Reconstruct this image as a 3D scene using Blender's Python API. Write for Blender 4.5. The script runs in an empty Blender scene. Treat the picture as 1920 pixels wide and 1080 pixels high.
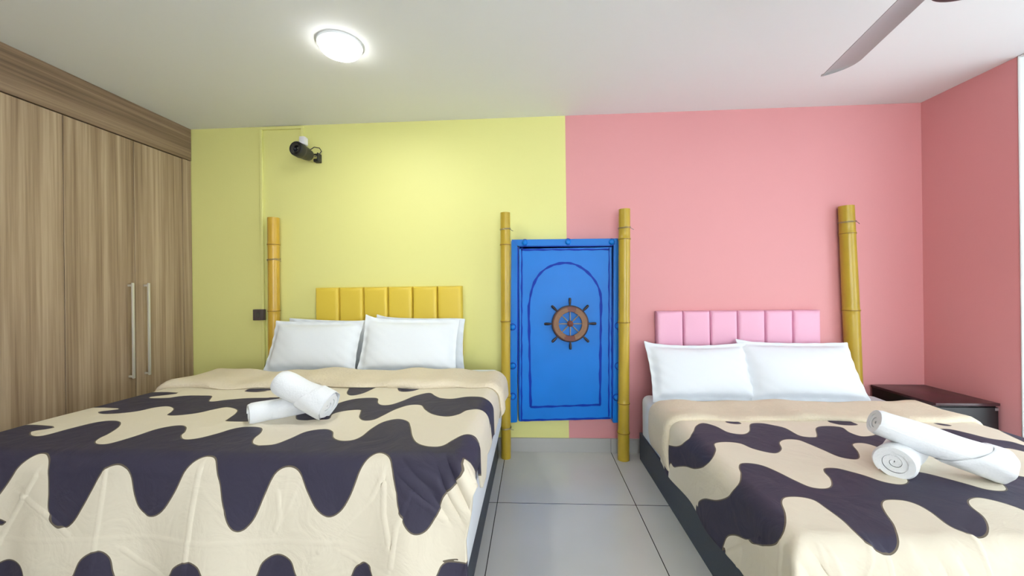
import bpy, bmesh, math, random
import numpy as np
from mathutils import Vector, Matrix
random.seed(4)
PI = math.pi
S = bpy.context.scene
col = S.collection

# ------------------------------------------------------------------ camera, world, light
RM = 13.5
cd = bpy.data.cameras.new('camera'); cam = bpy.data.objects.new('camera', cd); col.objects.link(cam)
cd.sensor_width = 36; cd.lens = 13.5; cd.clip_start = .02
_r = Vector((0.9983902, 0.05539809, -0.01216769)); _u = Vector((0.01215337, 0.00059532, 0.99992597))
_f = Vector((-0.05540124, 0.99846417, 0.00007891))
cam.matrix_world = Matrix(((_r.x, _u.x, -_f.x, 0), (_r.y, _u.y, -_f.y, 0), (_r.z, _u.z, -_f.z, 1.2225), (0, 0, 0, 1)))
S.camera = cam
w = bpy.data.worlds.new('sky'); S.world = w; w.use_nodes = True
bg = w.node_tree.nodes['Background']; bg.inputs[0].default_value = (.80, .93, 1, 1); bg.inputs[1].default_value = 1.6
S.view_settings.view_transform = 'Standard'; S.view_settings.look = 'None'
S.view_settings.gamma = 1; S.view_settings.use_curve_mapping = False
S.view_settings.exposure = -0.12

def area(name, loc, rot, sx, sy, power, color):
    ld = bpy.data.lights.new(name, 'AREA'); ld.shape = 'RECTANGLE'; ld.size = sx; ld.size_y = sy
    ld.energy = power; ld.color = color
    o = bpy.data.objects.new(name, ld); col.objects.link(o); o.location = loc; o.rotation_euler = rot
    return o
# daylight arriving through the balcony window on the right and the window behind the viewer
area('daylight_right', (3.35, 1.15, 1.02), (0, PI/2, 0), 1.7, 2.3, 46, (.88, .96, 1))
area('daylight_behind', (.9, -2.75, 1.35), (PI/2, 0, 0), 3.0, 1.7, 122, (.97, .99, 1))

# ------------------------------------------------------------------ helpers
def tag(o, label=None, cat=None, group=None, kind=None):
    if label: o['label'] = label
    if cat: o['category'] = cat
    if group: o['group'] = group
    if kind: o['kind'] = kind
    return o
def empty(name, loc, label, cat, group=None):
    o = bpy.data.objects.new(name, None); col.objects.link(o); o.location = loc; o.empty_display_size = .05
    return tag(o, label, cat, group)
def world_loc(o):
    v = Vector((0, 0, 0))
    while o is not None:
        v += o.location; o = o.parent
    return v
class MB:
    def __init__(s): s.bm = bmesh.new()
    def box(s, x0, x1, y0, y1, z0, z1, bev=0, seg=2, mat=0, M=None):
        b = bmesh.new(); bmesh.ops.create_cube(b, size=1)
        for v in b.verts:
            v.co = Vector(((x0+x1)/2 + v.co.x*(x1-x0), (y0+y1)/2 + v.co.y*(y1-y0), (z0+z1)/2 + v.co.z*(z1-z0)))
        if bev: bmesh.ops.bevel(b, geom=b.edges[:], offset=bev, segments=seg, profile=.5, affect='EDGES', clamp_overlap=True)
        return s.merge(b, mat, M)
    def merge(s, b, mat=0, M=None):
        if M is not None: bmesh.ops.transform(b, matrix=M, verts=b.verts)
        for f in b.faces: f.material_index = mat
        m = bpy.data.meshes.new('t'); b.to_mesh(m); b.free(); s.bm.from_mesh(m); bpy.data.meshes.remove(m); return s
    def lathe(s, prof, n=32, M=None, mat=0, cap=True):
        b = bmesh.new(); rings = []
        for r, z in prof:
            rings.append([b.verts.new((r*math.cos(2*PI*i/n), r*math.sin(2*PI*i/n), z)) for i in range(n)])
        for a, c in zip(rings, rings[1:]):
            for i in range(n): b.faces.new((a[i], a[(i+1) % n], c[(i+1) % n], c[i]))
        if cap:
            b.faces.new(rings[0][::-1]); b.faces.new(rings[-1])
        return s.merge(b, mat, M)
    def tube(s, pts, r, n=10, mat=0, closed=False):
        b = bmesh.new(); pts = [Vector(p) for p in pts]; N = len(pts); rings = []
        rr = r if isinstance(r, (list, tuple)) else [r]*N
        up = Vector((0, 0, 1)); prev = None
        for i, p in enumerate(pts):
            a = pts[(i-1) % N] if (closed or i > 0) else p; c = pts[(i+1) % N] if (closed or i < N-1) else p
            t = (c-a).normalized()
            if prev is None:
                q = t.cross(up)
                if q.length < 1e-3: q = t.cross(Vector((1, 0, 0)))
            else: q = prev - t*prev.dot(t)
            q.normalize(); prev = q; k = t.cross(q)
            rings.append([b.verts.new(p + rr[i]*(q*math.cos(2*PI*j/n) + k*math.sin(2*PI*j/n))) for j in range(n)])
        seq = list(zip(rings, rings[1:])) + ([(rings[-1], rings[0])] if closed else [])
        for a, c in seq:
            for j in range(n): b.faces.new((a[j], a[(j+1) % n], c[(j+1) % n], c[j]))
        if not closed: b.faces.new(rings[0][::-1]); b.faces.new(rings[-1])
        bmesh.ops.recalc_face_normals(b, faces=b.faces)
        return s.merge(b, mat)
    def grid(s, X, Y, Z, mat=0, closed_u=False):
        b = bmesh.new(); n, m = X.shape
        vs = [[b.verts.new((X[i, j], Y[i, j], Z[i, j])) for j in range(m)] for i in range(n)]
        for i in range(n if closed_u else n-1):
            for j in range(m-1): b.faces.new((vs[i][j], vs[(i+1) % n][j], vs[(i+1) % n][j+1], vs[i][j+1]))
        return s.merge(b, mat)
    def build(s, name, mats, parent=None, smooth=True, angle=35):
        m = bpy.data.meshes.new(name)
        if parent is not None: bmesh.ops.translate(s.bm, verts=s.bm.verts, vec=-world_loc(parent))
        s.bm.to_mesh(m); s.bm.free()
        for q in (mats if isinstance(mats, (list, tuple)) else [mats]): m.materials.append(q)
        if smooth:
            m.polygons.foreach_set('use_smooth', [True]*len(m.polygons))
            try: m.set_sharp_from_angle(angle=math.radians(angle))
            except Exception: pass
        o = bpy.data.objects.new(name, m); col.objects.link(o)
        if parent is not None: o.parent = parent
        return o

# ------------------------------------------------------------------ materials
def srgb(r, g, b):
    f = lambda c: (c/255/12.92) if c/255 <= .04045 else ((c/255+.055)/1.055)**2.4
    return (f(r), f(g), f(b), 1)
def mat(name, color, rough=.6, metal=0, spec=.5, bump=0, bscale=200, emit=0, vary=0, vscale=4):
    m = bpy.data.materials.new(name); m.use_nodes = True; nt = m.node_tree; p = nt.nodes['Principled BSDF']
    p.inputs['Base Color'].default_value = color; p.inputs['Roughness'].default_value = rough
    p.inputs['Metallic'].default_value = metal; p.inputs['Specular IOR Level'].default_value = spec
    if emit: p.inputs['Emission Color'].default_value = color; p.inputs['Emission Strength'].default_value = emit
    if bump or vary:
        tc = nt.nodes.new('ShaderNodeTexCoord')
    if bump:
        n = nt.nodes.new('ShaderNodeTexNoise'); n.inputs['Scale'].default_value = bscale; n.inputs['Detail'].default_value = 3
        nt.links.new(tc.outputs['Object'], n.inputs['Vector'])
        b = nt.nodes.new('ShaderNodeBump'); b.inputs['Strength'].default_value = bump; b.inputs['Distance'].default_value = .01
        nt.links.new(n.outputs['Fac'], b.inputs['Height']); nt.links.new(b.outputs['Normal'], p.inputs['Normal'])
    if vary:
        n = nt.nodes.new('ShaderNodeTexNoise'); n.inputs['Scale'].default_value = vscale
        nt.links.new(tc.outputs['Object'], n.inputs['Vector'])
        r = nt.nodes.new('ShaderNodeMix'); r.data_type = 'RGBA'
        r.inputs[6].default_value = tuple(c*(1-vary) for c in color[:3]) + (1,)
        r.inputs[7].default_value = tuple(min(1, c*(1+vary)) for c in color[:3]) + (1,)
        nt.links.new(n.outputs['Fac'], r.inputs[0]); nt.links.new(r.outputs[2], p.inputs['Base Color'])
    return m
def wood(name, sc, c0, c1, c2, rough=.45):
    m = bpy.data.materials.new(name); m.use_nodes = True; nt = m.node_tree; p = nt.nodes['Principled BSDF']
    tc = nt.nodes.new('ShaderNodeTexCoord'); mp = nt.nodes.new('ShaderNodeMapping'); mp.inputs['Scale'].default_value = sc
    nt.links.new(tc.outputs['Object'], mp.inputs['Vector'])
    n1 = nt.nodes.new('ShaderNodeTexNoise'); n1.inputs['Scale'].default_value = 1; n1.inputs['Detail'].default_value = 6; n1.inputs['Roughness'].default_value = .62
    n2 = nt.nodes.new('ShaderNodeTexNoise'); n2.inputs['Scale'].default_value = .28; n2.inputs['Detail'].default_value = 2
    nt.links.new(mp.outputs[0], n1.inputs['Vector']); nt.links.new(mp.outputs[0], n2.inputs['Vector'])
    ad = nt.nodes.new('ShaderNodeMath'); ad.operation = 'MULTIPLY_ADD'; ad.inputs[1].default_value = .55
    nt.links.new(n2.outputs['Fac'], ad.inputs[0])
    m2 = nt.nodes.new('ShaderNodeMath'); m2.operation = 'MULTIPLY'; m2.inputs[1].default_value = .55
    nt.links.new(n1.outputs['Fac'], m2.inputs[0]); nt.links.new(m2.outputs[0], ad.inputs[2])
    cr = nt.nodes.new('ShaderNodeValToRGB'); e = cr.color_ramp.elements
    e[0].position = .40; e[0].color = c0; e[1].position = .70; e[1].color = c2
    k = e.new(.54); k.color = c1
    nt.links.new(ad.outputs[0], cr.inputs[0]); nt.links.new(cr.outputs[0], p.inputs['Base Color'])
    p.inputs['Roughness'].default_value = rough
    return m
YEL = srgb(231, 229, 148); PNK = srgb(224, 154, 156)
M = dict(
    yellow=mat('yellow_paint', YEL, .55, bump=.04, bscale=60),
    pink=mat('pink_paint', PNK, .5, bump=.04, bscale=60),
    ceiling=mat('ceiling_paint', srgb(234, 235, 235), .7),
    white_wall=mat('white_paint', srgb(196, 192, 186), .7),
    frame_white=mat('white_frame', srgb(236, 240, 240), .4),
    wood_v=wood('wood_vertical', (6, 62, 1.1), srgb(132, 109, 85), srgb(163, 140, 114), srgb(192, 171, 144)),
    wood_h=wood('wood_horizontal', (6, 1.1, 62), srgb(108, 87, 68), srgb(138, 115, 93), srgb(162, 139, 115)),
    steel=mat('brushed_steel', srgb(222, 220, 212), .35, .5),
    gap=mat('dark_gap', srgb(40, 32, 26), .8),
    sheet=mat('white_cotton', srgb(232, 238, 244), .8, spec=.2, bump=.12, bscale=18),
    towel=mat('white_terry', srgb(238, 241, 244), .95, spec=.1, bump=.18, bscale=130),
    lining=mat('tan_fleece', srgb(228, 216, 192), .95, spec=.1, bump=.5, bscale=70, vary=.05, vscale=9),
    navy=mat('charcoal_board', srgb(62, 70, 82), .55, bump=.1, bscale=120),
    yleather=mat('mustard_leatherette', srgb(226, 198, 72), .42, bump=.08, bscale=300),
    pleather=mat('pink_leatherette', srgb(238, 178, 204), .42, bump=.08, bscale=300),
    blue=mat('blue_paint', srgb(0, 118, 212), .42, spec=.3, bump=.12, bscale=14, vary=.10, vscale=5),
    blue_line=mat('dark_blue_paint', srgb(0, 52, 165), .5, spec=.2),
    bamboo=mat('bamboo', srgb(205, 166, 58), .28, vary=.18, vscale=6, bump=.05, bscale=30),
    bamboo_g=mat('green_bamboo', srgb(188, 160, 50), .3, vary=.15, vscale=6, bump=.05, bscale=30),
    node=mat('bamboo_node', srgb(140, 108, 34), .5),
    bamboo_in=mat('bamboo_inside', srgb(190, 160, 90), .8),
    wire=mat('wire', srgb(150, 146, 140), .4, .8),
    black=mat('black_laminate', srgb(26, 24, 26), .45),
    top=mat('dark_red_brown_top', srgb(62, 34, 38), .3, spec=.5),
    silver=mat('silver', srgb(190, 190, 195), .3, .9),
    plastic=mat('black_plastic', srgb(36, 35, 38), .4),
    plastic2=mat('dark_grey_plastic', srgb(74, 72, 66), .45),
    lens=mat('lens_glass', srgb(20, 24, 36), .05, spec=1),
    bracket=mat('white_plastic', srgb(228, 226, 232), .5),
    fan=mat('fan_grey', srgb(176, 172, 174), .4, .3),
    socket=mat('brown_socket', srgb(84, 74, 72), .5),
    wheelwood=mat('mahogany', srgb(104, 48, 38), .45, vary=.25, vscale=30, bump=.1, bscale=90),
    rope=mat('rope', srgb(150, 116, 92), .9, bump=.8, bscale=220, vary=.15, vscale=60),
    handle=mat('dark_wheel_wood', srgb(36, 26, 34), .4),
    spoke=mat('brass_spoke', srgb(150, 142, 130), .4, .4),
    lamp=mat('lamp_diffuser', (1, 1, 1, 1), .5, emit=16),
)
# floor tiles
m = bpy.data.materials.new('floor_tiles'); m.use_nodes = True; nt = m.node_tree; p = nt.nodes['Principled BSDF']
tc = nt.nodes.new('ShaderNodeTexCoord'); sx = nt.nodes.new('ShaderNodeSeparateXYZ'); nt.links.new(tc.outputs['Object'], sx.inputs[0])
def line(sock, off):
    a = nt.nodes.new('ShaderNodeMath'); a.operation = 'SUBTRACT'; a.inputs[1].default_value = off; nt.links.new(sock, a.inputs[0])
    b = nt.nodes.new('ShaderNodeMath'); b.operation = 'PINGPONG'; b.inputs[1].default_value = .389; nt.links.new(a.outputs[0], b.inputs[0])
    c = nt.nodes.new('ShaderNodeMath'); c.operation = 'LESS_THAN'; c.inputs[1].default_value = .0022; nt.links.new(b.outputs[0], c.inputs[0]); return c.outputs[0]
mx = nt.nodes.new('ShaderNodeMath'); mx.operation = 'MAXIMUM'; nt.links.new(line(sx.outputs[0], -.2200), mx.inputs[0]); nt.links.new(line(sx.outputs[1], 2.181), mx.inputs[1])
ns = nt.nodes.new('ShaderNodeTexNoise'); ns.inputs['Scale'].default_value = 2.5; nt.links.new(tc.outputs['Object'], ns.inputs['Vector'])
c1 = nt.nodes.new('ShaderNodeMix'); c1.data_type = 'RGBA'; c1.inputs[6].default_value = srgb(196, 197, 192); c1.inputs[7].default_value = srgb(212, 212, 207); nt.links.new(ns.outputs['Fac'], c1.inputs[0])
c2 = nt.nodes.new('ShaderNodeMix'); c2.data_type = 'RGBA'; c2.inputs[7].default_value = srgb(52, 50, 48); nt.links.new(mx.outputs[0], c2.inputs[0]); nt.links.new(c1.outputs[2], c2.inputs[6])
nt.links.new(c2.outputs[2], p.inputs['Base Color']); p.inputs['Roughness'].default_value = .22; p.inputs['Specular IOR Level'].default_value = .5
M['floor'] = m
# window glass: clear pane
m = bpy.data.materials.new('clear_glass'); m.use_nodes = True; p = m.node_tree.nodes['Principled BSDF']
p.inputs['Transmission Weight'].default_value = 1; p.inputs['Roughness'].default_value = 0; p.inputs['IOR'].default_value = 1.1; p.inputs['Base Color'].default_value = (1, 1, 1, 1)
M['glass'] = m
# printed duvet: cream and charcoal print split by the mesh attribute 'print_edge' (signed distance to the printed edge)
def print_mat(name, cream, dark):
    m = bpy.data.materials.new(name); m.use_nodes = True; nt = m.node_tree; p = nt.nodes['Principled BSDF']
    at = nt.nodes.new('ShaderNodeAttribute'); at.attribute_name = 'print_edge'
    gt = nt.nodes.new('ShaderNodeMapRange'); gt.inputs['From Min'].default_value = -.0009; gt.inputs['From Max'].default_value = .0009
    nt.links.new(at.outputs['Fac'], gt.inputs['Value'])
    mx = nt.nodes.new('ShaderNodeMix'); mx.data_type = 'RGBA'; mx.inputs[6].default_value = cream; mx.inputs[7].default_value = dark
    nt.links.new(gt.outputs[0], mx.inputs[0])
    # thin printed outline
    ab = nt.nodes.new('ShaderNodeMath'); ab.operation = 'ABSOLUTE'; nt.links.new(at.outputs['Fac'], ab.inputs[0])
    lt = nt.nodes.new('ShaderNodeMath'); lt.operation = 'LESS_THAN'; lt.inputs[1].default_value = .0022; nt.links.new(ab.outputs[0], lt.inputs[0])
    m2 = nt.nodes.new('ShaderNodeMix'); m2.data_type = 'RGBA'; m2.inputs[7].default_value = srgb(112, 102, 88)
    nt.links.new(lt.outputs[0], m2.inputs[0]); nt.links.new(mx.outputs[2], m2.inputs[6]); nt.links.new(m2.outputs[2], p.inputs['Base Color'])
    tc = nt.nodes.new('ShaderNodeTexCoord')
    n = nt.nodes.new('ShaderNodeTexNoise'); n.inputs['Scale'].default_value = 7; n.inputs['Detail'].default_value = 4; n.inputs['Distortion'].default_value = 1.2
    nt.links.new(tc.outputs['Object'], n.inputs['Vector'])
    b = nt.nodes.new('ShaderNodeBump'); b.inputs['Strength'].default_value = .28; b.inputs['Distance'].default_value = .03
    nt.links.new(n.outputs['Fac'], b.inputs['Height']); nt.links.new(b.outputs['Normal'], p.inputs['Normal'])
    p.inputs['Roughness'].default_value = .62; p.inputs['Specular IOR Level'].default_value = .3
    return m
M['print'] = print_mat('duvet_print', srgb(230, 221, 201), srgb(60, 57, 76))

# ------------------------------------------------------------------ room shell
WY = 2.877; H = 2.5; XW = -2.675; XR = 2.757; XL = -3.30; YF = -2.5; XD = .252
def struct(name, mb, mats, **k): return tag(mb.build(name, mats, smooth=False), kind='structure')
struct('floor', MB().box(XL-.15, 3.2, YF-.15, WY+.15, -.1, 0), M['floor'])
struct('ceiling', MB().box(XL-.15, 3.2, YF-.15, WY+.15, H, H+.1), M['ceiling'])
b = MB(); b.box(XL-.15, XD, WY, WY+.12, 0, H, mat=0); b.box(XD, XR+.12, WY, WY+.12, 0, H, mat=1)
struct('wall_back', b, [M['yellow'], M['pink']])
b = MB(); b.box(XR, XR+.12, 2.335, WY, 0, H, mat=0)
b.box(XR, XR+.12, YF, -.2, 0, H, mat=1)
struct('wall_right', b, [M['pink'], M['white_wall']])
struct('wall_left', MB().box(XL-.12, XL, YF, WY, 0, H), M['white_wall'])
b = MB(); b.box(XL, -.7, YF-.12, YF, 0, H); b.box(2.5, XR+.12, YF-.12, YF, 0, H); b.box(-.7, 2.5, YF-.12, YF, 0, .5); b.box(-.7, 2.5, YF-.12, YF, 2.3, H)
struct('wall_front', b, M['white_wall'])
# tiled skirting, its joints in line with the floor joints
b = MB(); xs = [XL, -.998, -.220, .558, 1.336, 2.114, XR]
for a, c in zip(xs, xs[1:]): b.box(a+.0012, c-.0012, WY-.012, WY, 0, .102, .001, 1)
b.box(XL, XR, WY-.008, WY, 0, .1, mat=1)
struct('baseboard_back', b, [mat('skirting_tile', srgb(178, 178, 176), .3), M['gap']])
b = MB(); b.box(XR-.012, XR, 2.335, WY-.012, 0, .102, .001, 1)
struct('baseboard_right', b, mat('skirting_tile_right', srgb(190, 190, 188), .3))
# balcony window beside the pink wall
def window(name, x0, x1, y0, y1, z0, z1, along, t=.05):
    fr = MB()
    def bx(a0, a1, c0, c1, d=0):
        if along == 'y': fr.box(x0+d, x1-d, a0, a1, c0, c1, .004, 1)
        else: fr.box(a0, a1, y0+d, y1-d, c0, c1, .004, 1)
    a0, a1 = (y0, y1) if along == 'y' else (x0, x1)
    bx(a0, a0+t, z0, z1); bx(a1-t, a1, z0, z1); bx(a0+t, a1-t, z0, z0+t); bx(a0+t, a1-t, z1-t, z1)
    mid = (a0+a1)/2; bx(mid-.03, mid+.03, z0+t, z1-t, .02)
    o = tag(fr.build(name, M['frame_white'], smooth=False), kind='structure')
    g = MB()
    if along == 'y': g.box((x0+x1)/2-.003, (x0+x1)/2+.003, a0+t, a1-t, z0+t, z1-t)
    else: g.box(a0+t, a1-t, (y0+y1)/2-.003, (y0+y1)/2+.003, z0+t, z1-t)
    g.build('window_pane', M['glass'], o, smooth=False)
window('window_1', XR-.004, XR+.05, -.2, 2.334, 0, H, 'y', .012)
window('window_2', -.7, 2.5, YF-.09, YF-.03, .5, 2.3, 'x')

# ------------------------------------------------------------------ wardrobe
wd = empty('wardrobe', (XL+.3, 1.2, 0), 'tall built-in wardrobe of grey-brown woodgrain along the left wall', 'wardrobe')
b = MB(); b.box(XL+.002, XW-.022, -.25, WY-.002, .0, H-.002)
b.build('carcass', M['gap'], wd, smooth=False)
b = MB(); b.box(XW-.05, XW+.004, -.25, WY-.002, 2.25, H-.001, .0015, 1); b.build('crown_panel', M['wood_h'], wd, smooth=False)
b = MB(); b.box(XW-.05, XW, 2.800, WY-.03+.028, 0, 2.247, .001, 1); b.build('filler_strip', M['wood_v'], wd, smooth=False)
ys = [2.797, 2.440, 2.050, 1.66, 1.27, .88, .49, .10, -.25]
for i in range(8):
    y1, y0 = ys[i], ys[i+1]
    b = MB(); b.box(XW-.020, XW, y0+.0015, y1-.0015, .08, 2.244, .0012, 1)
    dm = M['wood_v']
    if i % 3:
        if ('wood_v%d' % (i % 3)) not in M:
            mm = M['wood_v'].copy(); mm.name = 'wood_vertical_panel'
            for nn in mm.node_tree.nodes:
                if nn.type == 'MAPPING': nn.inputs['Location'].default_value = (3*(i % 3), 7.3*(i % 3), 2)
            M['wood_v%d' % (i % 3)] = mm
        dm = M['wood_v%d' % (i % 3)]
    d = b.build('door', dm, wd, smooth=False)
    hy = (y0+.06) if i % 2 == 0 else (y1-.045)
    h = MB(); h.box(XW+.026, XW+.038, hy-.007, hy+.007, .655, 1.287, .003, 2)
    for z in (.668, 1.270): h.box(XW, XW+.028, hy-.006, hy+.006, z-.007, z+.007, .002, 1)
    h.build('handle', M['steel'], d)
b = MB(); b.box(XW-.05, XW-.012, -.25, WY-.003, 0, .078); b.build('plinth', M['wood_h'], wd, smooth=False)

# ------------------------------------------------------------------ beds
# cloth lying over a box bed: u runs across (metres), v from the head towards the foot
def smooth_noise(x, y, seed=0):
    r = np.zeros_like(x)
    rs = np.random.RandomState(seed)
    for k in range(7):
        a = rs.uniform(0, math.tau); f = rs.uniform(3, 9) * (1 + .35 * k)
        r = r + np.sin(f * (x * math.cos(a) + y * math.sin(a)) + rs.uniform(0, 6.28)) / (1 + .5 * k)
    return r / 3.0
def over(t, r):
    # t: distance past the start of the rounded edge -> (horizontal, drop)
    t = np.maximum(t, 0); q = r * math.pi / 2
    a = np.minimum(t, q) / r
    return r * np.sin(a), r * (1 - np.cos(a)) + np.maximum(t - q, 0)
def cloth(u, v, B):
    r = B['r']; y0 = B['y0']; zt = B['zt']
    hr, dr = over(u - (B['xr'] - r), r); hl, dl = over((B['xl'] + r) - u, r)
    hf, df = over(v - (y0 - B['yf'] - r), r)
    x = np.where(u > B['xr'] - r, B['xr'] - r + hr, np.where(u < B['xl'] + r, B['xl'] + r - hl, u))
    y = np.where(v > y0 - B['yf'] - r, B['yf'] + r - hf, y0 - v)
    dx = dr + dl; sx = np.where(dr > 0, 1.0, np.where(dl > 0, -1.0, 0))
    m = np.minimum(dx, df)
    drop = (dx ** 3 + df ** 3) ** (1 / 3.0)
    # the corner cloth swings outwards as a pleat
    x = x + sx * (B['side'] * dx + .30 * m)
    y = y - (B['foot'] * df + .18 * m)
    # hanging folds at the foot, growing downwards
    w = np.clip(df / B['fl'], 0, 1)
    fold = np.sin(u * 11.3 + .8 * np.sin(u * 5 + 1) + B['ph']) * .55 + np.sin(u * 23 + 2.1 * np.sin(u * 3.1) + df * 2) * .28
    y = y - w * B['fa'] * (fold + .6)
    y = y - w * (B['fa'] - .03) * .5 * np.sin(u * 41 + 3 * np.sin(u * 7))
    ws = np.clip(dx / .3, 0, 1)
    x = x + sx * ws * .012 * np.sin(v * 14 + 2)
    z = zt - drop + .005 * smooth_noise(u, v, 3) * (1 - w) + .006*smooth_noise(u*.5, v*.5, 8)*(1-w)
    return x, y, z
BL = dict(xl=-2.13, xr=-.215, y0=2.50, yf=1.215, zt=.668, r=.05, side=.06, foot=.03, ph=.4, fa=.030, fl=.35)
BR = dict(xl=.735, xr=2.30, y0=2.50, yf=1.13, zt=.492, r=.05, side=.03, foot=.03, ph=2.0, fa=.050, fl=.22)

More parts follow.
